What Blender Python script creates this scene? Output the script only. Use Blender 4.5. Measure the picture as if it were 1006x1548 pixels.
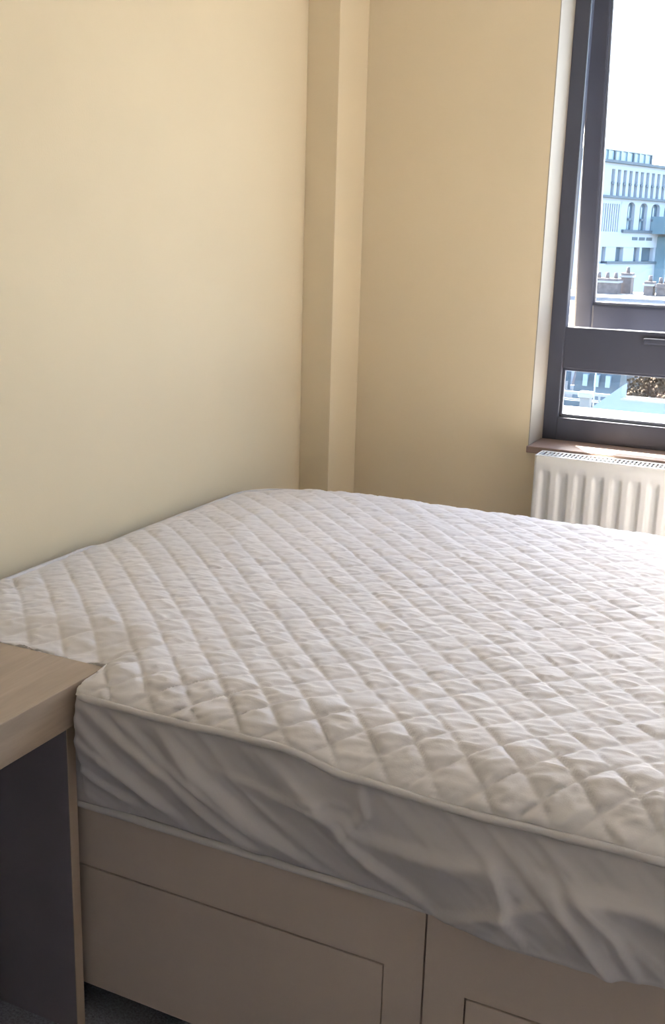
import bpy, bmesh, math, random
from mathutils import Vector, Matrix, noise

random.seed(7)
for o in list(bpy.data.objects):
    bpy.data.objects.remove(o)
scene = bpy.context.scene
COL = scene.collection

# ------------------------------------------------------------------ camera
YAW, PITCH, ROLL = math.radians(25.384), math.radians(14.565), math.radians(1.623)
cd = bpy.data.cameras.new('camera')
cam = bpy.data.objects.new('camera', cd)
COL.objects.link(cam)
fwd = Vector((-math.sin(YAW) * math.cos(PITCH), math.cos(YAW) * math.cos(PITCH), -math.sin(PITCH)))
r0 = Vector((math.cos(YAW), math.sin(YAW), 0))
u0 = r0.cross(fwd)
rt = r0 * math.cos(ROLL) + u0 * math.sin(ROLL)
up = rt.cross(fwd)
M = Matrix((rt, up, -fwd)).transposed().to_4x4()
M.translation = Vector((1.4611, -3.0258, 1.2675))
cam.matrix_world = M
cd.sensor_fit = 'VERTICAL'
cd.sensor_height = 24.0
cd.lens = 24.0 * 1622.8 / 1548.0
cd.clip_start, cd.clip_end = 0.02, 1000
scene.camera = cam

# ------------------------------------------------------------------ world, sun, exposure
SUN_EL = math.radians(40)
SUN_DIR = Vector((-0.55, 0.83, 0)).normalized() * math.cos(SUN_EL) + Vector((0, 0, math.sin(SUN_EL)))
world = bpy.data.worlds.new('sky')
scene.world = world
world.use_nodes = True
nt = world.node_tree
nt.nodes.clear()
sky = nt.nodes.new('ShaderNodeTexSky')
sky.sky_type = 'NISHITA'
sky.sun_disc = False
sky.sun_elevation = SUN_EL
sky.sun_rotation = math.atan2(SUN_DIR.x, SUN_DIR.y)
sky.dust_density = 2.5
sky.air_density = 1.0
bg = nt.nodes.new('ShaderNodeBackground')
bg.inputs['Strength'].default_value = 0.46
wo = nt.nodes.new('ShaderNodeOutputWorld')
nt.links.new(sky.outputs[0], bg.inputs[0])
nt.links.new(bg.outputs[0], wo.inputs[0])

sd = bpy.data.lights.new('sun', 'SUN')
sd.energy = 21.0
sd.angle = math.radians(0.6)
sd.color = (1.0, 0.94, 0.85)
sun = bpy.data.objects.new('sun', sd)
COL.objects.link(sun)
sun.rotation_euler = SUN_DIR.to_track_quat('Z', 'Y').to_euler()
sun.location = (0, 6, 8)

vs = scene.view_settings
vs.view_transform = 'Standard'
vs.look = 'None'
vs.gamma = 1.0
vs.use_curve_mapping = False
vs.exposure = 2.05

# ------------------------------------------------------------------ materials
def pmat(name, col, rough=0.6, metal=0.0, spec=0.5, noise_amt=0.0, noise_scale=20.0, bump=0.0,
         bump_scale=80.0, stretch=(1, 1, 1), sheen=0.0, col2=None):
    m = bpy.data.materials.new(name)
    m.use_nodes = True
    t = m.node_tree
    b = t.nodes['Principled BSDF']
    b.inputs['Base Color'].default_value = (*col, 1)
    b.inputs['Roughness'].default_value = rough
    b.inputs['Metallic'].default_value = metal
    b.inputs['Specular IOR Level'].default_value = spec
    if sheen:
        b.inputs['Sheen Weight'].default_value = sheen
    tc = t.nodes.new('ShaderNodeTexCoord')
    mp = t.nodes.new('ShaderNodeMapping')
    mp.inputs['Scale'].default_value = stretch
    t.links.new(tc.outputs['Object'], mp.inputs[0])
    if noise_amt or col2:
        n = t.nodes.new('ShaderNodeTexNoise')
        n.inputs['Scale'].default_value = noise_scale
        n.inputs['Detail'].default_value = 5
        t.links.new(mp.outputs[0], n.inputs['Vector'])
        r = t.nodes.new('ShaderNodeValToRGB')
        c2 = col2 or tuple(c * (1 - noise_amt) for c in col)
        r.color_ramp.elements[0].position = 0.3
        r.color_ramp.elements[1].position = 0.7
        r.color_ramp.elements[0].color = (*c2, 1)
        r.color_ramp.elements[1].color = (*col, 1)
        t.links.new(n.outputs['Fac'], r.inputs[0])
        t.links.new(r.outputs[0], b.inputs['Base Color'])
    if bump:
        n2 = t.nodes.new('ShaderNodeTexNoise')
        n2.inputs['Scale'].default_value = bump_scale
        n2.inputs['Detail'].default_value = 4
        t.links.new(mp.outputs[0], n2.inputs['Vector'])
        bp = t.nodes.new('ShaderNodeBump')
        bp.inputs['Strength'].default_value = bump
        bp.inputs['Distance'].default_value = 0.002
        t.links.new(n2.outputs['Fac'], bp.inputs['Height'])
        t.links.new(bp.outputs[0], b.inputs['Normal'])
    return m


def glass_mat(name, tint=(0.97, 0.99, 0.99), refl=0.06):
    m = bpy.data.materials.new(name)
    m.use_nodes = True
    t = m.node_tree
    t.nodes.clear()
    o = t.nodes.new('ShaderNodeOutputMaterial')
    tr = t.nodes.new('ShaderNodeBsdfTransparent')
    tr.inputs[0].default_value = (*tint, 1)
    gl = t.nodes.new('ShaderNodeBsdfGlossy')
    gl.inputs['Roughness'].default_value = 0.02
    mx = t.nodes.new('ShaderNodeMixShader')
    mx.inputs[0].default_value = refl
    t.links.new(tr.outputs[0], mx.inputs[1])
    t.links.new(gl.outputs[0], mx.inputs[2])
    t.links.new(mx.outputs[0], o.inputs[0])
    return m


def wood_mat(name, a, b_, along='Y'):
    m = bpy.data.materials.new(name)
    m.use_nodes = True
    t = m.node_tree
    p = t.nodes['Principled BSDF']
    p.inputs['Roughness'].default_value = 0.5
    tc = t.nodes.new('ShaderNodeTexCoord')
    mp = t.nodes.new('ShaderNodeMapping')
    mp.inputs['Scale'].default_value = (14, 1.2, 14) if along == 'Y' else (14, 14, 1.2)
    t.links.new(tc.outputs['Object'], mp.inputs[0])
    n = t.nodes.new('ShaderNodeTexNoise')
    n.inputs['Scale'].default_value = 2.2
    n.inputs['Detail'].default_value = 8
    n.inputs['Roughness'].default_value = 0.65
    n.inputs['Distortion'].default_value = 0.6
    t.links.new(mp.outputs[0], n.inputs['Vector'])
    r = t.nodes.new('ShaderNodeValToRGB')
    r.color_ramp.elements[0].position = 0.32
    r.color_ramp.elements[1].position = 0.68
    r.color_ramp.elements[0].color = (*b_, 1)
    r.color_ramp.elements[1].color = (*a, 1)
    t.links.new(n.outputs['Fac'], r.inputs[0])
    t.links.new(r.outputs[0], p.inputs['Base Color'])
    return m


MAT = dict(
    wall=pmat('cream_paint', (0.78, 0.655, 0.455), 0.75, noise_amt=0.03, noise_scale=3, bump=0.12, bump_scale=220),
    ceiling=pmat('ceiling_paint', (0.72, 0.70, 0.66), 0.8, noise_amt=0.02, noise_scale=3),
    wall2=pmat('off_white_paint', (0.84, 0.81, 0.76), 0.75, noise_amt=0.03, noise_scale=3),
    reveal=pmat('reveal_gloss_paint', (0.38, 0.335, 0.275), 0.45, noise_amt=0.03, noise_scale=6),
    skirting=pmat('skirting_paint', (0.80, 0.77, 0.70), 0.4, noise_amt=0.02),
    carpet=pmat('dark_carpet', (0.40, 0.41, 0.49), 0.95, noise_amt=0.5, noise_scale=240, bump=0.9, bump_scale=260),
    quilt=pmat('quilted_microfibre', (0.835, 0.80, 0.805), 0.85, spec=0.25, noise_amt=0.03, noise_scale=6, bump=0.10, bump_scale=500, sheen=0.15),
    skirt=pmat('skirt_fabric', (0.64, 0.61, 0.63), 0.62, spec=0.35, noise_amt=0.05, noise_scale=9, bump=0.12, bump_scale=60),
    piping=pmat('piping_tape', (0.70, 0.67, 0.67), 0.75, noise_amt=0.03, bump=0.1, bump_scale=400),
    base=pmat('cream_base_board', (0.62, 0.52, 0.46), 0.55, noise_amt=0.04, noise_scale=5, bump=0.05, bump_scale=300),
    base_dark=pmat('base_carcass', (0.10, 0.075, 0.055), 0.8, noise_amt=0.2),
    castor=pmat('castor_plastic', (0.02, 0.02, 0.022), 0.4, noise_amt=0.2),
    oak=wood_mat('greige_oak_top', (0.50, 0.395, 0.305), (0.385, 0.30, 0.225), 'Y'),
    oak_edge=wood_mat('oak_edge_band', (0.55, 0.43, 0.33), (0.47, 0.36, 0.27), 'Z'),
    charcoal=pmat('charcoal_laminate', (0.22, 0.20, 0.235), 0.5, noise_amt=0.12, noise_scale=8),
    frame=pmat('anthracite_frame', (0.072, 0.078, 0.110), 0.32, noise_amt=0.08, noise_scale=10),
    gasket=pmat('black_gasket', (0.02, 0.02, 0.024), 0.6, noise_amt=0.1),
    bead=pmat('grey_glazing_bead', (0.17, 0.18, 0.22), 0.3, noise_amt=0.05),
    glass=glass_mat('window_glass'),
    sill=pmat('brown_sill', (0.36, 0.25, 0.20), 0.45, noise_amt=0.15, noise_scale=12, stretch=(1, 6, 6)),
    outer_sill=pmat('white_outer_sill', (0.45, 0.45, 0.45), 0.4, noise_amt=0.05),
    rad=pmat('radiator_enamel', (0.80, 0.79, 0.76), 0.35, noise_amt=0.02),
    rad_in=pmat('radiator_fins_shade', (0.16, 0.155, 0.15), 0.5, noise_amt=0.1),  # dark tone puts the shade inside the grille slots into the fin colour
    pipe=pmat('copper_pipe', (0.55, 0.32, 0.2), 0.35, metal=0.8, noise_amt=0.1),
    # outside
    bwhite=pmat('pale_render', (0.38, 0.42, 0.475), 0.8, noise_amt=0.06, noise_scale=0.4),
    bglass=pmat('pale_glazing', (0.26, 0.34, 0.38), 0.15, noise_amt=0.15, noise_scale=0.6),
    bwin=pmat('dark_glazing', (0.10, 0.14, 0.175), 0.15, noise_amt=0.25, noise_scale=0.8),
    bdark=pmat('slate_ledge', (0.085, 0.115, 0.14), 0.6, noise_amt=0.1, noise_scale=0.8),
    bteal=pmat('teal_glass_block', (0.17, 0.25, 0.29), 0.2, noise_amt=0.15, noise_scale=0.5),
    brick=pmat('weathered_brick', (0.155, 0.13, 0.125), 0.9, noise_amt=0.45, noise_scale=5),
    roofgrey=pmat('grey_roofing', (0.16, 0.16, 0.165), 0.85, noise_amt=0.25, noise_scale=2.5),
    roofteal=pmat('slate_roofing', (0.085, 0.11, 0.125), 0.8, noise_amt=0.35, noise_scale=3),
    ledge=pmat('white_coping', (0.27, 0.275, 0.285), 0.7, noise_amt=0.08, noise_scale=3),
    bluewall=pmat('pale_blue_render', (0.19, 0.245, 0.315), 0.8, noise_amt=0.05, noise_scale=2),
    metal=pmat('galvanised_metal', (0.16, 0.17, 0.175), 0.6, noise_amt=0.15, noise_scale=9),
    ground=pmat('street_asphalt', (0.10, 0.105, 0.11), 0.95, noise_amt=0.4, noise_scale=0.15),
    bark=pmat('tree_bark', (0.10, 0.07, 0.05), 0.9, noise_amt=0.4, noise_scale=14),
    leaf=pmat('autumn_leaves', (0.085, 0.048, 0.028), 0.9, spec=0.1, noise_scale=1.6, col2=(0.05, 0.040, 0.024)),
    leaf2=pmat('autumn_red_leaves', (0.10, 0.040, 0.030), 0.9, spec=0.1, noise_scale=1.8, col2=(0.07, 0.055, 0.032)),
)

# ------------------------------------------------------------------ helpers
def mesh(name, verts, faces, mat, parent=None, smooth=False):
    me = bpy.data.meshes.new(name)
    me.from_pydata([tuple(v) for v in verts], [], faces)
    me.validate()
    if smooth:
        me.polygons.foreach_set('use_smooth', [True] * len(me.polygons))
    me.materials.append(MAT[mat])
    me.update()
    o = bpy.data.objects.new(name, me)
    COL.objects.link(o)
    if parent:
        o.parent = parent
    return o


def bm_obj(name, bm, mat, parent=None, smooth=False):
    me = bpy.data.meshes.new(name)
    bm.normal_update()
    bm.to_mesh(me)
    bm.free()
    if smooth:
        me.polygons.foreach_set('use_smooth', [True] * len(me.polygons))
    me.materials.append(MAT[mat])
    o = bpy.data.objects.new(name, me)
    COL.objects.link(o)
    if parent:
        o.parent = parent
    return o


def add_box(bm, x0, x1, y0, y1, z0, z1):
    vs_ = [bm.verts.new((x, y, z)) for z in (z0, z1) for (x, y) in ((x0, y0), (x1, y0), (x1, y1), (x0, y1))]
    for f in ((3, 2, 1, 0), (4, 5, 6, 7), (0, 1, 5, 4), (1, 2, 6, 5), (2, 3, 7, 6), (3, 0, 4, 7)):
        bm.faces.new([vs_[i] for i in f])


def box(name, x0, x1, y0, y1, z0, z1, mat, parent=None, bev=0.0, seg=2):
    bm = bmesh.new()
    add_box(bm, x0, x1, y0, y1, z0, z1)
    if bev:
        bmesh.ops.bevel(bm, geom=list(bm.edges), offset=bev, segments=seg, affect='EDGES', profile=0.6)
    return bm_obj(name, bm, mat, parent)


def prism(name, poly, axis, a, b, mat, parent=None):
    """extrude a 2-D polygon (u,v) along axis from a to b; axis 'y': (x,z) polygon, 'x': (y,z), 'z': (x,y)"""
    def P(u, v, w):
        return (u, w, v) if axis == 'y' else ((w, u, v) if axis == 'x' else (u, v, w))
    bm = bmesh.new()
    A = [bm.verts.new(P(u, v, a)) for u, v in poly]
    B = [bm.verts.new(P(u, v, b)) for u, v in poly]
    n = len(poly)
    bm.faces.new(A)
    bm.faces.new(B[::-1])
    for i in range(n):
        j = (i + 1) % n
        bm.faces.new((A[j], A[i], B[i], B[j]))
    bmesh.ops.recalc_face_normals(bm, faces=bm.faces)
    return bm_obj(name, bm, mat, parent)


def tube(name, pts, rad, mat, parent=None, seg=8, closed=False):
    bm = bmesh.new()
    pts = [Vector(p) for p in pts]
    n = len(pts)
    rings = []
    for i, p in enumerate(pts):
        a = pts[(i - 1) % n] if (closed or i > 0) else p
        b = pts[(i + 1) % n] if (closed or i < n - 1) else p
        d = (b - a).normalized()
        ref = Vector((0, 0, 1)) if abs(d.z) < 0.9 else Vector((1, 0, 0))
        s = d.cross(ref).normalized()
        t = s.cross(d)
        r = rad(i) if callable(rad) else rad
        rings.append([bm.verts.new(p + (s * math.cos(q) + t * math.sin(q)) * r)
                      for q in (2 * math.pi * k / seg for k in range(seg))])
    m = n if closed else n - 1
    for i in range(m):
        A, B = rings[i], rings[(i + 1) % n]
        for k in range(seg):
            bm.faces.new((A[k], A[(k + 1) % seg], B[(k + 1) % seg], B[k]))
    if not closed:
        bm.faces.new(rings[0][::-1])
        bm.faces.new(rings[-1])
    bmesh.ops.recalc_face_normals(bm, faces=bm.faces)
    return bm_obj(name, bm, mat, parent, True)


def empty(name, loc=(0, 0, 0), rz=0.0):
    o = bpy.data.objects.new(name, None)
    o.empty_display_size = 0.1
    COL.objects.link(o)
    o.location = loc
    o.rotation_euler.z = rz
    return o


def tag(o, label, cat, group=None, kind=None):
    o['label'] = label
    o['category'] = cat
    if group:
        o['group'] = group
    if kind:
        o['kind'] = kind
    return o


def struct(o, label=None):
    o['kind'] = 'structure'
    if label:
        o['label'] = label
    return o


def sstep(a, b, x):
    t = max(0.0, min(1.0, (x - a) / (b - a)))
    return t * t * (3 - 2 * t)


# ------------------------------------------------------------------ room shell
RX, RY, RZ = 3.3, -4.4, 2.45          # right wall, rear wall, ceiling height
WX0, WX1, WZ0, WZ1 = 0.650, 2.46, 0.665, 2.12     # window opening
WT = 0.26                              # wall thickness

struct(box('floor', -0.12, RX + 0.12, RY - 0.12, WT, -0.06, 0.0, 'carpet'), 'dark blue-grey carpet under the bed')
struct(box('ceiling', -0.12, RX + 0.12, RY - 0.12, WT, RZ, RZ + 0.08, 'ceiling'), 'off-white painted ceiling')
struct(box('wall_left', -0.12, 0.0, RY - 0.12, WT, 0.0, RZ, 'wall'), 'cream painted wall along the bed')
struct(box('wall_right', RX, RX + 0.12, RY - 0.12, WT, 0.0, RZ, 'wall2'), 'off-white painted wall opposite the bed corner')
struct(box('wall_rear', 0.0, RX, RY - 0.12, RY, 0.0, RZ, 'wall2'), 'off-white painted wall facing the window')
bm = bmesh.new()
xs, zs = (0.0, WX0, WX1, RX), (0.0, WZ0, WZ1, RZ)
for yy in (0.0, WT):
    for i in range(3):
        for k in range(3):
            if (i, k) == (1, 1):
                continue
            q = [(xs[i], yy, zs[k]), (xs[i + 1], yy, zs[k]), (xs[i + 1], yy, zs[k + 1]), (xs[i], yy, zs[k + 1])]
            bm.faces.new([bm.verts.new(c) for c in q])
ring = [(WX0, WZ0), (WX1, WZ0), (WX1, WZ1), (WX0, WZ1)]
for i in range(4):
    a, b = ring[i], ring[(i + 1) % 4]
    bm.faces.new([bm.verts.new(c) for c in ((a[0], 0, a[1]), (b[0], 0, b[1]), (b[0], WT, b[1]), (a[0], WT, a[1]))])
bmesh.ops.remove_doubles(bm, verts=bm.verts, dist=1e-5)
bmesh.ops.recalc_face_normals(bm, faces=bm.faces)
struct(bm_obj('wall_window', bm, 'wall'), 'cream painted wall around the window')
struct(box('trim_1', 0.0, 0.098, -0.191, 0.0, 0.0, RZ, 'wall', bev=0.002), 'cream boxed-in pipe casing in the room corner')
# reveal linings
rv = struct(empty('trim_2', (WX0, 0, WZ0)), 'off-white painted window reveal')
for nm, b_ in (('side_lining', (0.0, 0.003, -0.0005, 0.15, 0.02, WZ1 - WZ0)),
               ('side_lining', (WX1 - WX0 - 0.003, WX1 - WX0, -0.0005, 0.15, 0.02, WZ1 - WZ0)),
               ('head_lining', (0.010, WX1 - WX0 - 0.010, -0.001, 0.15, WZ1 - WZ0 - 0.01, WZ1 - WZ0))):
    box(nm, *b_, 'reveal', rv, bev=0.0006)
struct(box('baseboard_window', 0.098, RX, -0.016, 0.0, 0.0, 0.10, 'skirting', bev=0.004), 'off-white skirting board under the window wall')
struct(box('baseboard_left', 0.0, 0.012, RY, -0.191, 0.0, 0.10, 'skirting', bev=0.003), 'off-white skirting board along the bed wall')

# ------------------------------------------------------------------ window
FY0, FY1 = 0.145, 0.182     # fixed frame depth
FX0, FX1 = WX0 + 0.001, WX1 - 0.001
IX0, IX1 = 0.697, WX1 - 0.055
MUL = 1.60
ZB0, ZB1 = 0.682, 0.752      # bottom rail
ZT0, ZT1 = 0.899, 1.020      # transom
ZH = 2.05
win = struct(empty('window_1', (0, 0, 0)), 'anthracite framed window with a top-hung sash pushed ajar')
box('frame_jamb', FX0, IX0, FY0, FY1, ZB0, WZ1 - 0.01, 'frame', win, bev=0.004)
box('frame_jamb', IX1, FX1, FY0, FY1, ZB0, WZ1 - 0.01, 'frame', win, bev=0.004)
box('frame_head', IX0 - 0.001, IX1 + 0.001, FY0, FY1, ZH, WZ1 - 0.01, 'frame', win, bev=0.004)
box('bottom_rail', IX0 - 0.001, IX1 + 0.001, FY0 - 0.004, FY1, ZB0, ZB1, 'frame', win, bev=0.004)
box('transom', IX0 - 0.001, IX1 + 0.001, FY0 + 0.002, FY1, ZT0, ZT1, 'frame', win, bev=0.004)
box('mullion', MUL - 0.035, MUL + 0.035, FY0 + 0.001, FY1, ZB1, ZH, 'frame', win, bev=0.004)
for (a, b) in ((IX0, MUL - 0.035), (MUL + 0.035, IX1)):
    gp = box('glass_pane', a, b, 0.170, 0.176, ZB1, ZT0, 'glass', win)
    for (c, d, e, f) in ((a, b, ZB1, ZB1 + 0.010), (a, b, ZT0 - 0.008, ZT0), (a, a + 0.008, ZB1, ZT0), (b - 0.008, b, ZB1, ZT0)):
        box('glazing_bead', c, d, 0.155, 0.169, e, f, 'bead' if e == ZB1 and f < ZB1 + 0.02 else 'frame', win, bev=0.002)


def sash(x0, x1, z0, z1, ang):
    s = empty('sash', (0, FY1, z1))
    s.parent = win
    s.rotation_euler.x = ang
    h = z0 - z1
    w = 0.056
    box('stile', x0, x0 + w, 0.0, 0.052, h, 0.0, 'frame', s, bev=0.006)
    box('stile', x1 - w, x1, 0.0, 0.052, h, 0.0, 'frame', s, bev=0.006)
    box('sash_rail', x0 + w - 0.002, x1 - w + 0.002, 0.0, 0.052, h, h + 0.076, 'frame', s, bev=0.006)
    box('sash_rail', x0 + w - 0.002, x1 - w + 0.002, 0.0, 0.052, -w, 0.0, 'frame', s, bev=0.006)
    box('glass_pane', x0 + w - 0.004, x1 - w + 0.004, 0.022, 0.028, h + 0.072, -w + 0.004, 'glass', s)
    for (c, d, e, f) in ((x0 + w, x1 - w, h + 0.076, h + 0.084), (x0 + w, x0 + w + 0.006, h + 0.076, -w), (x1 - w - 0.006, x1 - w, h + 0.076, -w)):
        box('glazing_bead', c, d, 0.006, 0.021, e, f, 'bead', s, bev=0.002)
    return s


sash(0.681, MUL - 0.012, 0.996, ZH + 0.012, math.radians(6.8))
sash(MUL + 0.012, IX1 + 0.010, 0.996, ZH + 0.012, 0.0)
hd = box('window_handle', 0.925, 1.06, FY0 - 0.016, FY0 + 0.004, 0.985, 1.003, 'frame', win, bev=0.005)
box('window_sill', WX0 - 0.003, WX1 + 0.003, -0.008, FY0, 0.664, 0.684, 'sill', win, bev=0.003)
prism('outer_sill', [(FY1, 0.700), (0.46, 0.672), (0.46, 0.652), (FY1, 0.668)], 'x', WX0, WX1, 'outer_sill', win)

# ------------------------------------------------------------------ radiator
rad = tag(empty('radiator', (0, 0, 0)), 'white fluted panel radiator under the window', 'radiator')
AX0, AX1, AZ0, AZ1, AY = 0.706, 2.30, 0.10, 0.677, -0.108
bm = bmesh.new()
pitch = 0.0497
nx = int((AX1 - AX0) / pitch * 14)
zl = [AZ0, AZ0 + 0.006, AZ0 + 0.03, AZ0 + 0.045, AZ0 + 0.06] + [AZ0 + 0.06 + (AZ1 - 0.044 - AZ0 - 0.075) * i / 8 for i in range(1, 9)] + [AZ1 - 0.050, AZ1 - 0.043, AZ1 - 0.036, AZ1 - 0.020, AZ1 - 0.006, AZ1]
G = []
for z in zl:
    row = []
    fz = sstep(AZ0 + 0.028, AZ0 + 0.055, z) * (1 - sstep(AZ1 - 0.056, AZ1 - 0.034, z))
    for i in range(nx + 1):
        x = AX0 + (AX1 - AX0) * i / nx
        ph = ((x - 0.733 + pitch / 2) / pitch) % 1.0
        inside = 1.0 if 0.712 < x < AX1 - 0.012 else 0.0
        ch = sstep(0.16, 0.36, ph) * (1 - sstep(0.64, 0.84, ph))     # recessed channel
        y = AY + 0.011 * ch * fz * inside
        if z in (AZ0, AZ1):
            y += 0.004
        row.append(bm.verts.new((x, y, z)))
    G.append(row)
for a in range(len(G) - 1):
    for i in range(nx):
        bm.faces.new((G[a][i], G[a][i + 1], G[a + 1][i + 1], G[a + 1][i]))
# back of the front sheet
add_box(bm, AX0, AX1, AY + 0.0125, AY + 0.015, AZ0, AZ1)
bm_obj('front_panel', bm, 'rad', rad, True)
box('rear_panel', AX0 + 0.006, AX1 - 0.006, -0.034, -0.024, AZ0, AZ1 - 0.004, 'rad', rad, bev=0.003)
box('side_cover', AX0 - 0.006, AX0, AY + 0.004, -0.026, AZ0 + 0.01, AZ1 + 0.003, 'rad', rad, bev=0.0015)
box('side_cover', AX1, AX1 + 0.006, AY + 0.004, -0.026, AZ0 + 0.01, AZ1 + 0.003, 'rad', rad, bev=0.0015)
bm = bmesh.new()
add_box(bm, AX0, AX1, AY + 0.004, AY + 0.016, AZ1, AZ1 + 0.003)
add_box(bm, AX0, AX1, -0.038, -0.026, AZ1, AZ1 + 0.003)
x = AX0 + 0.004
while x < AX1 - 0.01:
    add_box(bm, x, x + 0.0045, AY + 0.016, -0.038, AZ1, AZ1 + 0.003)
    x += 0.0115
g = bm_obj('top_grille', bm, 'rad', rad)
g['kind'] = 'stuff'
bm = bmesh.new()
x = AX0 + 0.02
while x < AX1 - 0.02:
    add_box(bm, x, x + 0.0015, AY + 0.018, -0.036, AZ0 + 0.02, AZ1 - 0.02)
    x += 0.0249
g = bm_obj('convector_fins', bm, 'rad_in', rad)
g['kind'] = 'stuff'
for xx in (1.0, 2.0):
    box('wall_bracket', xx, xx + 0.03, -0.025, -0.0003, 0.15, 0.62, 'rad', rad)
tube('supply_pipe', [(AX1 - 0.03, -0.066, 0.13), (AX1 - 0.03, -0.066, 0.0)], 0.0075, 'pipe', rad)

# ------------------------------------------------------------------ bed base
YB, XB0, XD, XB1, YBK = -1.8225, 0.030, 1.048, 2.020, -0.505
ZB, ZTOP = 0.060, 0.392
bed = tag(empty('divan_bed_base', (0, 0, 0)), 'cream divan bed base with storage drawers in its side', 'bed base')


def base_section(x0, x1, dx0, dx1, dz1):
    s = empty('base_section', (0, 0, 0))
    s.parent = bed
    th = 0.012
    # carcass set back, clad with front boards around the drawer opening
    box('carcass', x0, x1, YB + th, YBK, ZB, ZTOP, 'base_dark', s)
    gap = 0.0019
    prism('front_board', [(x0 + 0.0014, ZB), (dx0 - gap, ZB), (dx0 - gap, dz1 + gap), (dx1 + gap, dz1 + gap), (dx1 + gap, ZB),
                          (x1 - 0.0014, ZB), (x1 - 0.0014, ZTOP), (x0 + 0.0014, ZTOP)], 'y', YB, YB + th + 0.001, 'base', s)
    box('drawer_front', dx0, dx1, YB + 0.0005, YB + th + 0.0015, ZB + 0.001, dz1 - gap, 'base', s, bev=0.0015)
    box('end_board', x0 - 0.0 if x0 < 0.5 else x1 - 0.004, (x0 + 0.004) if x0 < 0.5 else x1, YB + th, YBK, ZB, ZTOP, 'base', s)
    box('back_board', x0, x1, YBK, YBK + 0.006, ZB, ZTOP, 'base', s)
    for cx in (x0 + 0.12, x1 - 0.12):
        for cy in (YB + 0.22, YBK - 0.12):
            tube('castor', [(cx, cy, ZB + 0.002), (cx, cy, 0.034)], 0.012, 'castor', s, 10)
            bm_ = bmesh.new()
            bmesh.ops.create_cone(bm_, cap_ends=True, segments=16, radius1=0.024, radius2=0.024, depth=0.022,
                                  matrix=Matrix.Translation((cx, cy + 0.01, 0.024)) @ Matrix.Rotation(math.pi / 2, 4, 'Y'))
            bm_obj('castor_wheel', bm_, 'castor', s)
    return s


base_section(XB0, XD, 0.10, 0.9872, 0.2826)
base_section(XD, XB1, 1.1095, 1.96, 0.272)

# ------------------------------------------------------------------ mattress in its quilted protector
MX0, MX1, MY0, MY1 = 0.034, 2.010, -1.866, -0.500
ZTM = 0.622                     # top of the mattress
DESK_X, DESK_Y, DESK_Z, DESK_T = 0.488, -1.780, 0.609, 0.066


def zp_at(x, y):
    """height of the piping"""
    z = 0.585
    if y < -1.2:
        k = [(0.0, .592), (0.5, .599), (0.65, .597), (0.83, .600), (0.95, .583), (1.1, .575), (1.22, .578), (1.35, .578), (1.5, .572), (2.1, .57)]
        for i in range(len(k) - 1):
            if k[i][0] <= x <= k[i + 1][0]:
                t = (x - k[i][0]) / (k[i + 1][0] - k[i][0])
                t = t * t * (3 - 2 * t)
                z = k[i][1] * (1 - t) + k[i + 1][1] * t
    return z


CR = 0.15                       # plan corner radius
def plan(a, b):
    """map a rectangle point to the rounded-corner plan"""
    x = MX0 + (MX1 - MX0) * a
    y = MY0 + (MY1 - MY0) * b
    cx = min(max(x, MX0 + CR), MX1 - CR)
    cy = min(max(y, MY0 + CR), MY1 - CR)
    dx, dy = x - cx, y - cy
    if dx and dy:
        m = max(abs(dx), abs(dy))
        l = math.hypot(dx, dy)
        return cx + dx / l * m, cy + dy / l * m
    return x, y


def edge_d(x, y):
    """distance inside the rounded outline and outward direction"""
    cx = min(max(x, MX0 + CR), MX1 - CR)
    cy = min(max(y, MY0 + CR), MY1 - CR)
    dx, dy = x - cx, y - cy
    if dx and dy:
        l = math.hypot(dx, dy)
        return CR - l, (dx / l, dy / l)
    best = min((x - MX0, (-1, 0)), (MX1 - x, (1, 0)), (y - MY0, (0, -1)), (MY1 - y, (0, 1)))
    return best


RND = 0.125
PITCH_Q = 0.051
cell_rand = {}


def quilt(x, y):
    wx = noise.noise((x * 5, y * 5, 1.3)) * 0.006
    wy = noise.noise((x * 5, y * 5, 7.7)) * 0.006
    a = ((x + wx) + (y + wy)) / math.sqrt(2) / PITCH_Q
    b = ((x + wx) - (y + wy)) / math.sqrt(2) / PITCH_Q
    key = (math.floor(a), math.floor(b))
    if key not in cell_rand:
        cell_rand[key] = 0.65 + 0.6 * random.random()
    sa, sb = abs(math.sin(math.pi * a)), abs(math.sin(math.pi * b))
    g = min(sa, sb)
    s = 1 - math.exp(-5.5 * g)
    h = (0.0031 * s + 0.0022 * sa * sb) * cell_rand[key]
    # seam puckers and short creases across the puffs
    c = 1 - abs(noise.noise((x * 15 + y * 5 + 3, y * 44 - x * 6, 2.2)))
    h += 0.0026 * (c ** 5 - 0.4) * (0.3 + 0.7 * s) * 0.85
    c2 = 1 - abs(noise.noise((x * 34 + 9, y * 90 - x * 20, 5.2)))
    h += 0.0012 * (c2 ** 4 - 0.4)
    h += 0.004 * noise.noise((x * 2.6, y * 2.6, 4.4))
    # loose travel wrinkles running towards the front edge
    r = noise.noise((x * 3.2 + y * 2.4, (x - y) * 0.9, 8.1))
    h += 0.0035 * max(0.0, 1 - abs(r) * 7) * sstep(-0.2, 0.5, noise.noise((x * 1.7, y * 1.7, 3.0)))
    return h


def dent(x, y, z):
    """the table top presses into the front edge of the mattress"""
    if x < DESK_X + 0.010 and y < DESK_Y + 0.01:
        lim = DESK_Y + 0.0040 if z > DESK_Z - DESK_T - 0.004 else -1.838
        k = 1 - sstep(DESK_X + 0.001, DESK_X + 0.010, x)
        if y < lim:
            y = y + ((lim + (y - lim) * 0.02) - y) * k
    return y


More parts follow.
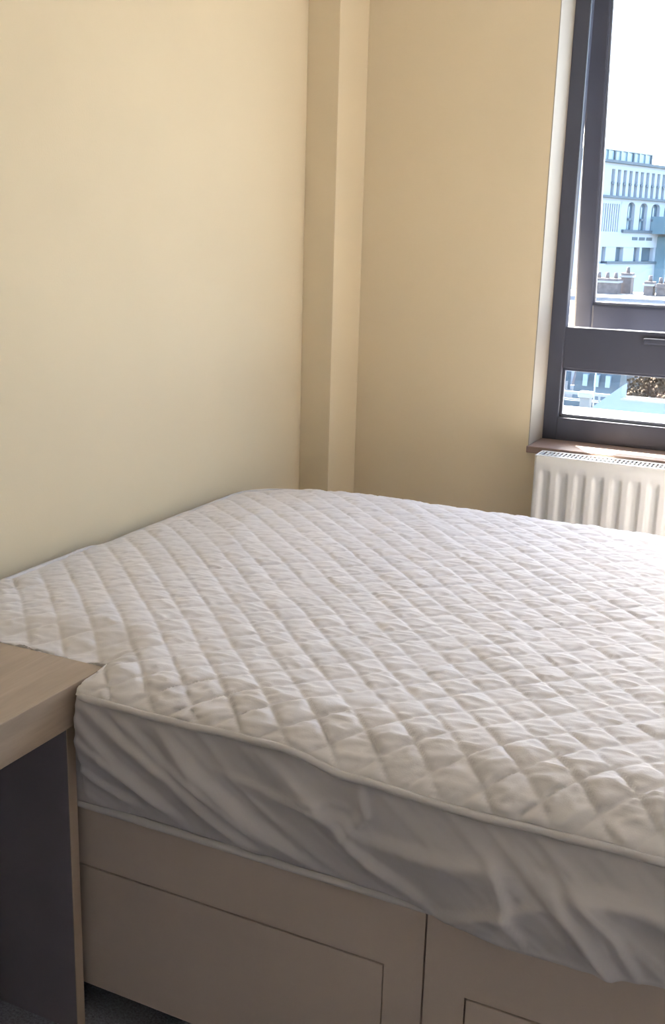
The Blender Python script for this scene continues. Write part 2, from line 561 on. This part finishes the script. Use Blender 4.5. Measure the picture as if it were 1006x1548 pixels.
mat_root = tag(empty('mattress', (0, 0, 0)), 'thick mattress in a white diamond-quilted protector on the divan base', 'mattress')
NX, NY = 560, 390
V, Fc = [], []
for j in range(NY + 1):
    for i in range(NX + 1):
        x, y = plan(i / NX, j / NY)
        d, (ox, oy) = edge_d(x, y)
        d = max(d, 0.0)
        zp = zp_at(x, y)
        t = max(0.0, 1 - d / RND)
        prof = 0.72 * (1 - t ** 2) + 0.28 * math.sqrt(max(0.0, 1 - t ** 2.1))
        top = ZTM - 0.021 * (1 - sstep(0.03, 0.40, x)) + 0.006 * sstep(0, 0.5, x) - 0.006 * sstep(-1.0, -0.5, y)
        z = zp + (top - zp) * prof
        kd = 1 - sstep(DESK_X - 0.03, DESK_X + 0.05, x)
        cap = DESK_Z - 0.010 + 0.030 * sstep(-0.01, 0.14, y - DESK_Y)
        if z > cap:
            z += (cap - z) * kd
        n = Vector((ox * t ** 1.4, oy * t ** 1.4, 0.15 + prof)).normalized()
        h = quilt(x, y) * sstep(0.0, 0.010, d) * (1 + 1.0 * sstep(0.0, 0.7, t) * (1.0 if y < -1.5 else 0.0))
        p = Vector((x, y, z)) + n * h
        p.y = dent(p.x, p.y, p.z)
        p.x = max(p.x, 0.003)
        V.append(p)
for j in range(NY):
    for i in range(NX):
        a = j * (NX + 1) + i
        Fc.append((a, a + 1, a + NX + 2, a + NX + 1))
qt = mesh('quilted_top', V, Fc, 'quilt', mat_root, True)

# outline of the mattress, counter-clockwise starting at the front left
def outline():
    pts = []
    def line(ax, ay, bx, by, step):
        n = max(1, int(math.hypot(bx - ax, by - ay) / step))
        for i in range(n):
            pts.append((ax + (bx - ax) * i / n, ay + (by - ay) * i / n))
    def arc(cx, cy, a0):
        for i in range(14):
            a = a0 + (math.pi / 2) * i / 14
            pts.append((cx + CR * math.cos(a), cy + CR * math.sin(a)))
    line(MX0 + CR, MY0, MX1 - CR, MY0, 0.0042)
    arc(MX1 - CR, MY0 + CR, -math.pi / 2)
    line(MX1, MY0 + CR, MX1, MY1 - CR, 0.02)
    arc(MX1 - CR, MY1 - CR, 0)
    line(MX1 - CR, MY1, MX0 + CR, MY1, 0.02)
    arc(MX0 + CR, MY1 - CR, math.pi / 2)
    line(MX0, MY1 - CR, MX0, MY0 + CR, 0.02)
    arc(MX0 + CR, MY0 + CR, math.pi)
    return pts


OUT = outline()
# folds of the plain skirt on the front side: polylines in (x, z), width, height
FOLDS = [
    ([(0.495, 0.598), (0.584, 0.543), (0.664, 0.505), (0.742, 0.447), (0.80, 0.41)], .013, .009),
    ([(0.560, 0.595), (0.653, 0.528), (0.709, 0.506), (0.80, 0.45)], .011, .007),
    ([(0.632, 0.59), (0.709, 0.522), (0.817, 0.453), (0.88, 0.42)], .015, .010),
    ([(0.485, 0.478), (0.546, 0.452), (0.6, 0.432)], .008, .006),
    ([(0.495, 0.530), (0.594, 0.476), (0.675, 0.43)], .012, .008),
    ([(0.495, 0.565), (0.570, 0.500), (0.65, 0.455)], .009, .006),
    ([(0.800, 0.592), (0.897, 0.531), (0.978, 0.456), (1.054, 0.425)], .014, .010),
    ([(0.822, 0.521), (0.937, 0.518), (0.962, 0.5)], .008, .006),
    ([(0.950, 0.494), (1.068, 0.500), (1.155, 0.515)], .016, .010),
    ([(1.153, 0.519), (1.176, 0.46), (1.19, 0.43)], .010, .010),
    ([(1.215, 0.52), (1.266, 0.472), (1.298, 0.427), (1.315, 0.39)], .013, .013),
    ([(1.246, 0.525), (1.306, 0.476), (1.335, 0.42)], .010, .009),
    ([(1.065, 0.404), (1.126, 0.439), (1.208, 0.485)], .013, .009),
    ([(1.239, 0.512), (1.335, 0.522), (1.42, 0.51)], .016, .011),
    ([(0.742, 0.54), (0.837, 0.525), (0.936, 0.537)], .009, .005),
    ([(0.959, 0.586), (0.975, 0.533), (0.948, 0.496)], .009, .008),
    ([(1.36, 0.57), (1.42, 0.50), (1.46, 0.42)], .014, .010),
    ([(1.52, 0.57), (1.60, 0.49), (1.66, 0.41)], .016, .010),
    ([(1.75, 0.57), (1.80, 0.47), (1.84, 0.40)], .016, .010),
    ([(0.16, 0.58), (0.24, 0.50), (0.34, 0.42)], .014, .008),
]


def fold_h(x, z):
    h = 0.0
    for pl, w, am in FOLDS:
        if x < pl[0][0] - 0.08 or x > pl[-1][0] + 0.10:
            if not (min(p[0] for p in pl) - 0.06 < x < max(p[0] for p in pl) + 0.06):
                continue
        best, side, tt = 9.0, 1.0, 0.0
        n = len(pl) - 1
        for i in range(n):
            (ax, az), (bx, bz) = pl[i], pl[i + 1]
            ux, uz = bx - ax, bz - az
            L2 = ux * ux + uz * uz
            t = max(0.0, min(1.0, ((x - ax) * ux + (z - az) * uz) / L2))
            dx, dz = x - ax - ux * t, z - az - uz * t
            d = math.hypot(dx, dz)
            if d < best:
                best, tt = d, (i + t) / n
                side = 1.0 if (ux * dz - uz * dx) > 0 else -1.0
        env = min(1.0, 0.35 + 2.6 * tt * (1 - tt) * 1.2)
        ww = w * (0.6 if side > 0 else 1.4)
        h = h + am * env * math.exp(-(best / ww) ** 2 * 1.2)
    return h


def hem_z(x):
    """lower edge of the skirt on the front: it sags over the base towards the right"""
    z = 0.406 - 0.004 * sstep(1.03, 1.2, x) + 0.014 * sstep(1.25, 1.38, x) - 0.02 * sstep(1.4, 1.6, x)
    return z + 0.003 * noise.noise((x * 9, 0.3, 0))


NV = 46
V, Fc = [], []
nO = len(OUT)
for i, (x, y) in enumerate(OUT):
    d_, (ox, oy) = edge_d(x, y)
    front = max(0.0, -oy) if y < -1.5 else 0.0
    zp = zp_at(x, y)
    zb = hem_z(x) if front > 0.5 else 0.395
    if front > 0.5:
        over = sstep(0.98, 1.18, x)           # how far the skirt stands off the base
    for j in range(NV + 1):
        v = j / NV
        z = zp + (zb - zp) * v
        off = -0.004 - 0.016 * v
        if front > 0.5:
            off = -0.004 * (1 - v) + (0.010 * math.sin(math.pi * v) - 0.026 * v) * (1 - over) + over * (0.016 * math.sin(math.pi * min(1, v * 1.1)) + 0.012 * v)
            env = sstep(0.0, 0.10, v) * (1 - 0.6 * sstep(0.9, 1.0, v))
            off += env * (fold_h(x, z) * 1.5)
            bend = 0.25 * noise.noise((x * 3.1, z * 4, 2.0))
            uu, ww = 0.80 * x - 0.60 * z, 0.60 * x + 0.80 * z + 0.05 * bend
            q = noise.noise((uu * 5, ww * 24, 3.3))
            off += env * 0.0075 * ((1 - abs(q)) ** 3 - 0.45) * (0.4 + 0.6 * sstep(-0.3, 0.4, noise.noise((x * 4, z * 5, 11.0))))
            q = noise.noise((uu * 13 + 4, ww * 52, 9.3))
            off += env * 0.0022 * ((1 - abs(q)) ** 3 - 0.45)
            off += 0.004 * noise.noise((x * 5, z * 6, 6.1)) * env
            if v > 0.96:
                off -= 0.010 * (v - 0.96) / 0.04 * (0.4 + 0.6 * over)
        else:
            off += 0.010 * math.sin(math.pi * v) * (0.5 + noise.noise((x * 6, y * 6, z * 6)))
        px, py = x + ox * off, y + oy * off
        py = dent(px, py, z)
        px = max(px, 0.003)
        V.append((px, py, z))
    # return under the mattress
    V.append((x - ox * 0.05, max(y - oy * 0.05, -1.826), zb + (0.004 if front > 0.5 else 0.0)))
R = NV + 2
for i in range(nO):
    k = (i + 1) % nO
    for j in range(R - 1):
        Fc.append((i * R + j, i * R + j + 1, k * R + j + 1, k * R + j))
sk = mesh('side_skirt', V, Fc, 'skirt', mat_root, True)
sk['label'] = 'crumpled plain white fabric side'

pp = []
for (x, y) in OUT[::2]:
    d_, (ox, oy) = edge_d(x, y)
    z = zp_at(x, y) + 0.0015 * noise.noise((x * 22, y * 22, 0.7))
    o_ = 0.002 + 0.002 * noise.noise((x * 14, y * 14, 4.7))
    py = y + oy * o_
    if y < -1.6:
        py += max(0.0, DESK_Y + 0.012 - py) * (1 - sstep(DESK_X + 0.008, DESK_X + 0.022, x))
    pp.append((max(x + ox * o_, 0.008), py, z))
tube('piping', pp, lambda i: 0.0055 + 0.0012 * noise.noise((i * 0.13, 0, 0)), 'piping', mat_root, 6, True)
# lower piping where the mattress meets the base
lp = []
for (x, y) in OUT[::3]:
    d_, (ox, oy) = edge_d(x, y)
    yy = y - oy * 0.034
    xx = max(x - ox * 0.012, 0.012)
    lp.append((xx, max(yy, -1.8405), 0.3995))
tube('lower_piping', lp, 0.0075, 'piping', mat_root, 8, True)

# ------------------------------------------------------------------ low desk along the left wall
desk = tag(empty('desk', (0, 0, 0)), 'low wood-effect desk with charcoal end panels butting against the bed', 'desk')
box('desk_top', 0.003, DESK_X, -3.02, DESK_Y, DESK_Z - DESK_T, DESK_Z, 'oak', desk, bev=0.0015)
for y0 in (-1.862, -2.98):
    e = box('end_panel', 0.02, 0.4765, y0, y0 + 0.018, 0.0, DESK_Z - DESK_T + 0.001, 'charcoal', desk)
    box('edge_band', 0.4765, 0.478, y0, y0 + 0.018, 0.0, DESK_Z - DESK_T + 0.001, 'oak_edge', e)
box('back_panel', 0.02, 0.036, -2.962, -1.862, 0.12, DESK_Z - DESK_T + 0.001, 'charcoal', desk)

# ------------------------------------------------------------------ outside: office building
off = tag(empty('office_building', (-19.81, 94.69, 0), math.radians(70)),
          'pale modern office block with rows of narrow windows beyond the rooftops', 'building')
def ob(name, s0, s1, out0, out1, z0, z1, mat, parent=off):
    return box(name, s0, s1, -out1, -out0, z0, z1, mat, parent)
SL, SR = -1.2, 24.0
ob('building_core', SL, SR, -14, -0.45, -14, 7.95, 'bwhite')
ob('glazed_wall', SL + .3, SR - .3, -0.5, -0.42, -0.5, 7.6, 'bwin')
ob('wall_band', SL, SR, -0.45, 0.0, 7.35, 7.85, 'bwhite')
ob('cornice', SL - .2, SR + .2, -0.45, 0.35, 7.85, 8.08, 'bdark')
ph = ob('penthouse', -1.0, 8.4, -8, -0.5, 8.0, 8.95, 'bwin')
for k in range(9):
    s0 = -0.9 + k * 1.03
    ob('glazing_panel', s0, s0 + 0.83, -0.52, -0.42, 8.1, 8.9, 'bglass', ph)
    ob('fin', s0 + 0.83, s0 + 1.03, -0.52, -0.3, 8.05, 8.95, 'bdark' if k % 3 == 2 else 'bglass', ph)
ob('roof_slab', -1.1, 8.5, -8, -0.3, 8.93, 9.02, 'bwhite', ph)
# upper storey: piers between tall narrow windows
s = SL
for k in range(24):
    c = 1.50 + 0.97 * k
    ob('pier', s, c - 0.27, -0.45, 0.0, 5.1, 7.36, 'bwhite')
    w = ob('window', c - 0.25, c + 0.25, -0.43, -0.33, 5.15, 7.34, 'bwin')
    ob('rail', c - 0.27, c + 0.1, -0.1, 0.12, 6.1, 6.28, 'bdark', w)
    s = c + 0.27
    if s > SR - 1:
        break
ob('pier', s, SR, -0.45, 0.0, 5.1, 7.36, 'bwhite')
ob('ledge', SL, SR, -0.45, 0.35, 4.92, 5.12, 'bdark')
# middle storey: louvre and arched bays
ob('wall_band', SL, SR, -0.45, 0.02, 4.72, 4.93, 'bwhite')
ob('pier', SL, 0.35, -0.45, 0.0, 2.05, 4.73, 'bwhite')
ob('wall_band', 0.35, 3.3, -0.45, 0.0, 4.45, 4.73, 'bwhite')
for k in range(8):
    ob('louvre_blade', 0.45 + k * 0.36, 0.62 + k * 0.36, -0.4, 0.02, 2.05, 4.46, 'bwhite')
s = 3.2
for c, hw in ((5.0, 0.62), (7.15, 0.66), (9.3, 0.75), (11.6, 0.75), (13.9, 0.75), (16.2, 0.75), (18.5, 0.75), (20.8, 0.75)):
    ob('pier', s, c - hw, -0.45, 0.0, 2.05, 4.73, 'bwhite')
    arch = [(c - hw, 4.73)] + [(c - hw * math.cos(a), 4.30 + 0.38 * math.sin(a)) for a in [math.pi * i / 10 for i in range(11)]] + [(c + hw, 4.73)]
    bm = bmesh.new()
    A = [bm.verts.new((u, 0.45, v)) for u, v in arch]
    B = [bm.verts.new((u, 0.0, v)) for u, v in arch]
    bm.faces.new(A)
    bm.faces.new(B[::-1])
    for i in range(len(arch)):
        k = (i + 1) % len(arch)
        bm.faces.new((A[k], A[i], B[i], B[k]))
    bmesh.ops.recalc_face_normals(bm, faces=bm.faces)
    bm_obj('arch_head', bm, 'bwhite', off)
    w = ob('bay_window', c - hw + 0.05, c + hw - 0.05, -0.42, -0.3, 2.3, 4.65, 'bwin')
    ob('mullion_bar', c - 0.35, c - 0.12, -0.3, -0.1, 2.3, 4.3, 'bglass', w)
    ob('balcony_rail', c - hw, c - 0.05, -0.1, 0.2, 3.1, 3.3, 'bdark', w)
    s = c + hw
ob('pier', s, SR, -0.45, 0.0, 2.05, 4.73, 'bwhite')
ob('ledge', 3.6, SR, -0.45, 0.25, 2.02, 2.28, 'bdark')
# lower storey
ob('wall_band', SL, SR, -0.45, 0.05, 0.75, 2.06, 'bwhite')
for s0, s1 in ((5.5, 6.4), (6.7, 7.7), (8.0, 9.0)):
    ob('sign_panel', s0, s1, 0.04, 0.09, 1.38, 1.66, 'bdark')  # plain dark panels standing in for unreadable sign lettering
ob('pier', SL, 0.7, -0.45, 0.0, -0.5, 0.76, 'bwhite')
for s0, s1 in ((1.35, 3.0), (4.3, 6.1), (7.1, 7.5), (9.6, 10.6), (12, 14), (15, 17), (18.5, 20), (22, 24)):
    ob('pier', s0, s1, -0.45, 0.0, -0.5, 0.76, 'bwhite')
for s0, s1 in ((0.7, 1.35), (3.0, 4.3), (6.1, 7.1), (7.5, 9.6), (10.6, 12.0), (14, 15), (17, 18.5)):
    ob('window', s0 + .05, s1 - .05, -0.43, -0.36, -0.45, 0.74, 'bwin')
ob('ledge', 1.4, SR, -0.45, 0.2, -0.72, -0.5, 'bdark')
ob('lower_wall', SL, SR, -0.45, 0.05, -14, -0.71, 'bwhite')
gc = ob('glass_column', 10.0, 11.6, 0.0, 1.0, -14, 1.75, 'bteal')
for k in range(3):
    ob('column_fin', 10.1 + k * 0.55, 10.3 + k * 0.55, 0.98, 1.15, -8, 1.7, 'bglass', gc)
ob('glass_annexe', 8.6, 24.0, 0.0, 2.6, 2.0, 3.55, 'bteal')

# ground far below and mid-distance roofs
struct(box('ground', -260, 200, 1.5, 320, -14.2, -14.0, 'ground'), 'dark street level far below the window')


def brick_stack(x0, x1, y0, y1, z0, z1, label, pots=2):
    c = tag(empty('chimney_stack', ((x0 + x1) / 2, (y0 + y1) / 2, z0)), label, 'chimney', 'brick chimneys on the rooftops')
    L = lambda a: a - (x0 + x1) / 2
    w, dpt = (x1 - x0) / 2, (y1 - y0) / 2
    box('stack', -w, w, -dpt, dpt, 0, z1 - z0, 'brick', c)
    box('cap_course', -w - 0.06, w + 0.06, -dpt - 0.06, dpt + 0.06, z1 - z0 - 0.22, z1 - z0 - 0.12, 'ledge' if pots % 2 else 'brick', c)
    for k in range(pots):
        px = -w + (k + 0.5) * 2 * w / pots
        tube('chimney_pot', [(px, 0, z1 - z0 - 0.01), (px, 0, z1 - z0 + 0.16), (px, 0, z1 - z0 + 0.3)], lambda i: 0.11 - 0.015 * i, 'brick', c, 8)
    return c


# terrace of roofs at mid distance (flat coping in front, grey roof with sloped ribs)
tr = tag(empty('terrace_roof', (-8.0, 46, -14)), 'grey flat-roofed terrace with white copings below the office block', 'building')
box('terrace_walls', -8, 9.5, 2.2, 12, 0, 12.55, 'brick', tr)
box('coping', -8.1, 9.6, 2.0, 2.5, 12.55, 12.78, 'ledge', tr)
box('flat_roof', -8, 9.5, 2.4, 12, 12.5, 12.6, 'roofgrey', tr)
brick_stack(-11.15, -9.85, 54.4, 55.4, -1.5, -0.62, 'wide brick chimney stack with three pots on the terrace roof', 3)
brick_stack(-9.95, -9.4, 55.6, 56.4, -1.5, -0.35, 'tall slim brick chimney beside the wide stack', 1)
brick_stack(-8.55, -8.08, 54.6, 55.4, -1.5, -0.70, 'small square brick chimney on the terrace roof', 1)
brick_stack(-7.92, -7.40, 54.6, 55.4, -1.5, -0.78, 'brick chimney with two pots at the terrace edge', 2)
nr = tag(empty('workshop_roof', (-6.0, 38, -14)), 'low grey roof with ribs and a white parapet in front of the terrace', 'building')
box('workshop_walls', -6, 6, 0, 6, 0, 12.60, 'roofgrey', nr)
prism('pitched_roof', [(0.1, 12.6), (5.9, 12.6), (5.6, 13.0), (0.6, 13.2)], 'x', -5.9, 5.9, 'roofgrey', nr)
for k in range(7):
    box('skylight', -4.6 + k * 0.95, -4.1 + k * 0.95, 0.06, 0.34, 12.82, 13.04, 'ledge' if k % 2 else 'roofteal', nr)
box('parapet', -6, 6, -0.25, 0.05, 12.3, 12.86, 'ledge', nr)
sr = tag(empty('slate_house', (-3.0, 20, -14)), 'dark slate-roofed house between the grey house and the trees', 'building')
box('house_walls', -0.75, 0.12, 0, 0.9, 0, 11.9, 'roofteal', sr)
prism('slate_roof', [(-0.15, 11.9), (1.0, 11.9), (0.45, 13.2)], 'x', -0.8, 0.15, 'roofteal', sr)
for k in range(3):
    box('roof_window', -0.62 + k * 0.24, -0.52 + k * 0.24, -0.02, 0.3, 12.25, 12.50, 'bglass', sr)
    box('window', -0.62 + k * 0.24, -0.50 + k * 0.24, -0.03, 0.02, 11.4, 11.7, 'bwin', sr)
ph2 = tag(empty('pale_house', (-6.2, 30, -14)), 'pale rendered house with a balcony behind the roof terrace', 'building')
box('house_walls', -3.0, 0.28, 0, 6, 0, 12.4, 'bwhite', ph2)
prism('roof', [(-0.15, 12.4), (6.1, 12.4), (2.9, 13.3)], 'x', -3.05, 0.32, 'roofgrey', ph2)
box('balcony', -3.0, 0.28, -0.5, 0.0, 10.62, 10.72, 'ledge', ph2)
for k in range(9):
    box('baluster', -1.30 + k * 0.18, -1.24 + k * 0.18, -0.48, -0.44, 10.72, 11.1, 'ledge', ph2)
    if k % 2 == 0:
        box('window', -1.30 + k * 0.18, -1.08 + k * 0.18, -0.04, 0.02, 10.8, 11.35, 'bwin', ph2)
gh = tag(empty('grey_house', (-4.9, 26, -14)), 'grey pitched-roof house beside the pale house', 'building')
box('house_walls', -0.28, 0.40, 0, 3, 0, 11.45, 'roofgrey', gh)
prism('pitched_roof', [(-0.15, 11.45), (3.1, 11.45), (1.4, 13.3)], 'x', -0.32, 0.44, 'brick', gh)
box('eaves_board', -0.33, 0.45, -0.2, -0.14, 11.40, 11.48, 'ledge', gh)
box('chimney', -0.2, 0.05, 1.0, 1.5, 12.6, 13.4, 'brick', gh)
for k in range(2):
    box('window', -0.2 + k * 0.3, -0.02 + k * 0.3, -0.03, 0.02, 10.9, 11.25, 'bwin', gh)
# roof terrace in front: deck, railing, vent, pole, parapet with gable
dk = tag(empty('roof_terrace', (-1.8, 12, -14)), 'flat roof terrace carrying the white railing', 'building')
box('terrace_walls', -3.0, 0.9, -1.8, 2.2, 0, 12.6, 'roofgrey', dk)
box('deck', -3.1, 1.0, -1.9, 2.3, 12.6, 12.72, 'roofgrey', dk)
box('upstand', -3.1, 1.0, 1.9, 2.15, 12.70, 12.80, 'roofteal', dk)
rl = tag(empty('terrace_railing', (-1.8, 14.0, -1.21)), 'white metal railing along the roof terrace edge', 'railing')
box('top_rail', -1.4, 1.0, -0.02, 0.02, 0.10, 0.145, 'ledge', rl)
box('bottom_rail', -1.4, 1.0, -0.015, 0.015, 0.01, 0.03, 'ledge', rl)
for k in range(9):
    box('baluster', -1.39 + k * 0.29, -1.36 + k * 0.29, -0.012, 0.012, 0, 0.11, 'ledge', rl)
vt = tag(empty('roof_vent', (-1.79, 12, -1.28)), 'grey galvanised roof vent with a hooded cap', 'vent')
box('vent_body', -0.07, 0.07, -0.07, 0.07, 0, 0.42, 'metal', vt, bev=0.01)
box('vent_cap', -0.10, 0.10, -0.10, 0.10, 0.42, 0.50, 'ledge', vt, bev=0.02)
pl = tag(empty('flag_pole', (-1.47, 11, -1.28)), 'thin white pole standing on the roof terrace', 'pole')
tube('shaft', [(0, 0, 0), (0, 0, 0.95)], 0.010, 'ledge', pl, 8)
box('pole_base', -0.05, 0.05, -0.05, 0.05, 0, 0.03, 'metal', pl)
bw = tag(empty('parapet_wall', (-0.76, 9, -14)), 'pale blue rendered parapet wall with a sloped gable end', 'wall')
prism('gable', [(-0.30, 12), (0.012, 12), (0.012, 13.73), (-0.27, 13.49), (-0.30, 13.46)], 'y', -0.05, 0.25, 'bluewall', bw)
box('low_wall', 0.012, 3.2, -0.05, 0.05, 0, 13.575, 'bluewall', bw)
box('coping', 0.012, 3.25, -0.06, 0.06, 13.575, 13.595, 'ledge', bw)
box('lower_wall', -0.30, 0.012, -0.05, 0.25, 0, 12.01, 'bluewall', bw)
lg = tag(empty('white_flat_roof', (0.2, 0.7, -14)), 'white flat roof just below the window', 'building')
box('roof_walls', -1.5, 4.0, 0.0, 1.3, 0, 14.42, 'bwhite', lg)
box('roof_deck', -1.6, 4.1, -0.05, 1.35, 14.42, 14.50, 'ledge', lg)


def tree(x, y, z0, r, mat, label, seed):
    rnd = random.Random(seed)
    t = tag(empty('autumn_tree', (x, y, z0)), label, 'tree', 'autumn trees behind the parapet')
    H = 12.4
    tube('trunk', [(0, 0, 0), (0.08, 0.05, H * 0.5), (0, 0, H * 0.9)], lambda i: 0.16 - 0.05 * i, 'bark', t, 8)
    verts, faces = [], []
    for k in range(2600):
        d = Vector((rnd.gauss(0, 1), rnd.gauss(0, 1), rnd.gauss(0, 1))).normalized()
        rr = r * (0.55 + 0.45 * rnd.random()) * (0.85 + 0.3 * noise.noise(d * 2.5 + Vector((seed, 0, 0))))
        c = Vector((d.x * rr, d.y * rr, H * 0.92 + d.z * rr * 0.8))
        a = Vector((rnd.uniform(-1, 1), rnd.uniform(-1, 1), rnd.uniform(-1, 1))).normalized() * 0.055
        b = a.cross(d).normalized() * 0.04
        n = len(verts)
        verts += [c - a, c + b, c + a, c - b]
        faces.append((n, n + 1, n + 2, n + 3))
    f = mesh('foliage', verts, faces, mat, t)
    f['kind'] = 'stuff'
    return t


tree(-3.25, 24.3, -14, 0.42, 'leaf', 'brown autumn tree rising behind the pale blue parapet', 3)
tree(-2.42, 24.5, -14, 0.40, 'leaf2', 'reddish autumn tree beside the brown one behind the parapet', 5)
tree(-2.95, 26.2, -14, 1.0, 'leaf', 'broad brown autumn tree standing behind the two smaller ones', 8)
tree(-1.1, 26.0, -14, 0.75, 'leaf2', 'broad reddish autumn tree at the far end of the parapet', 9)
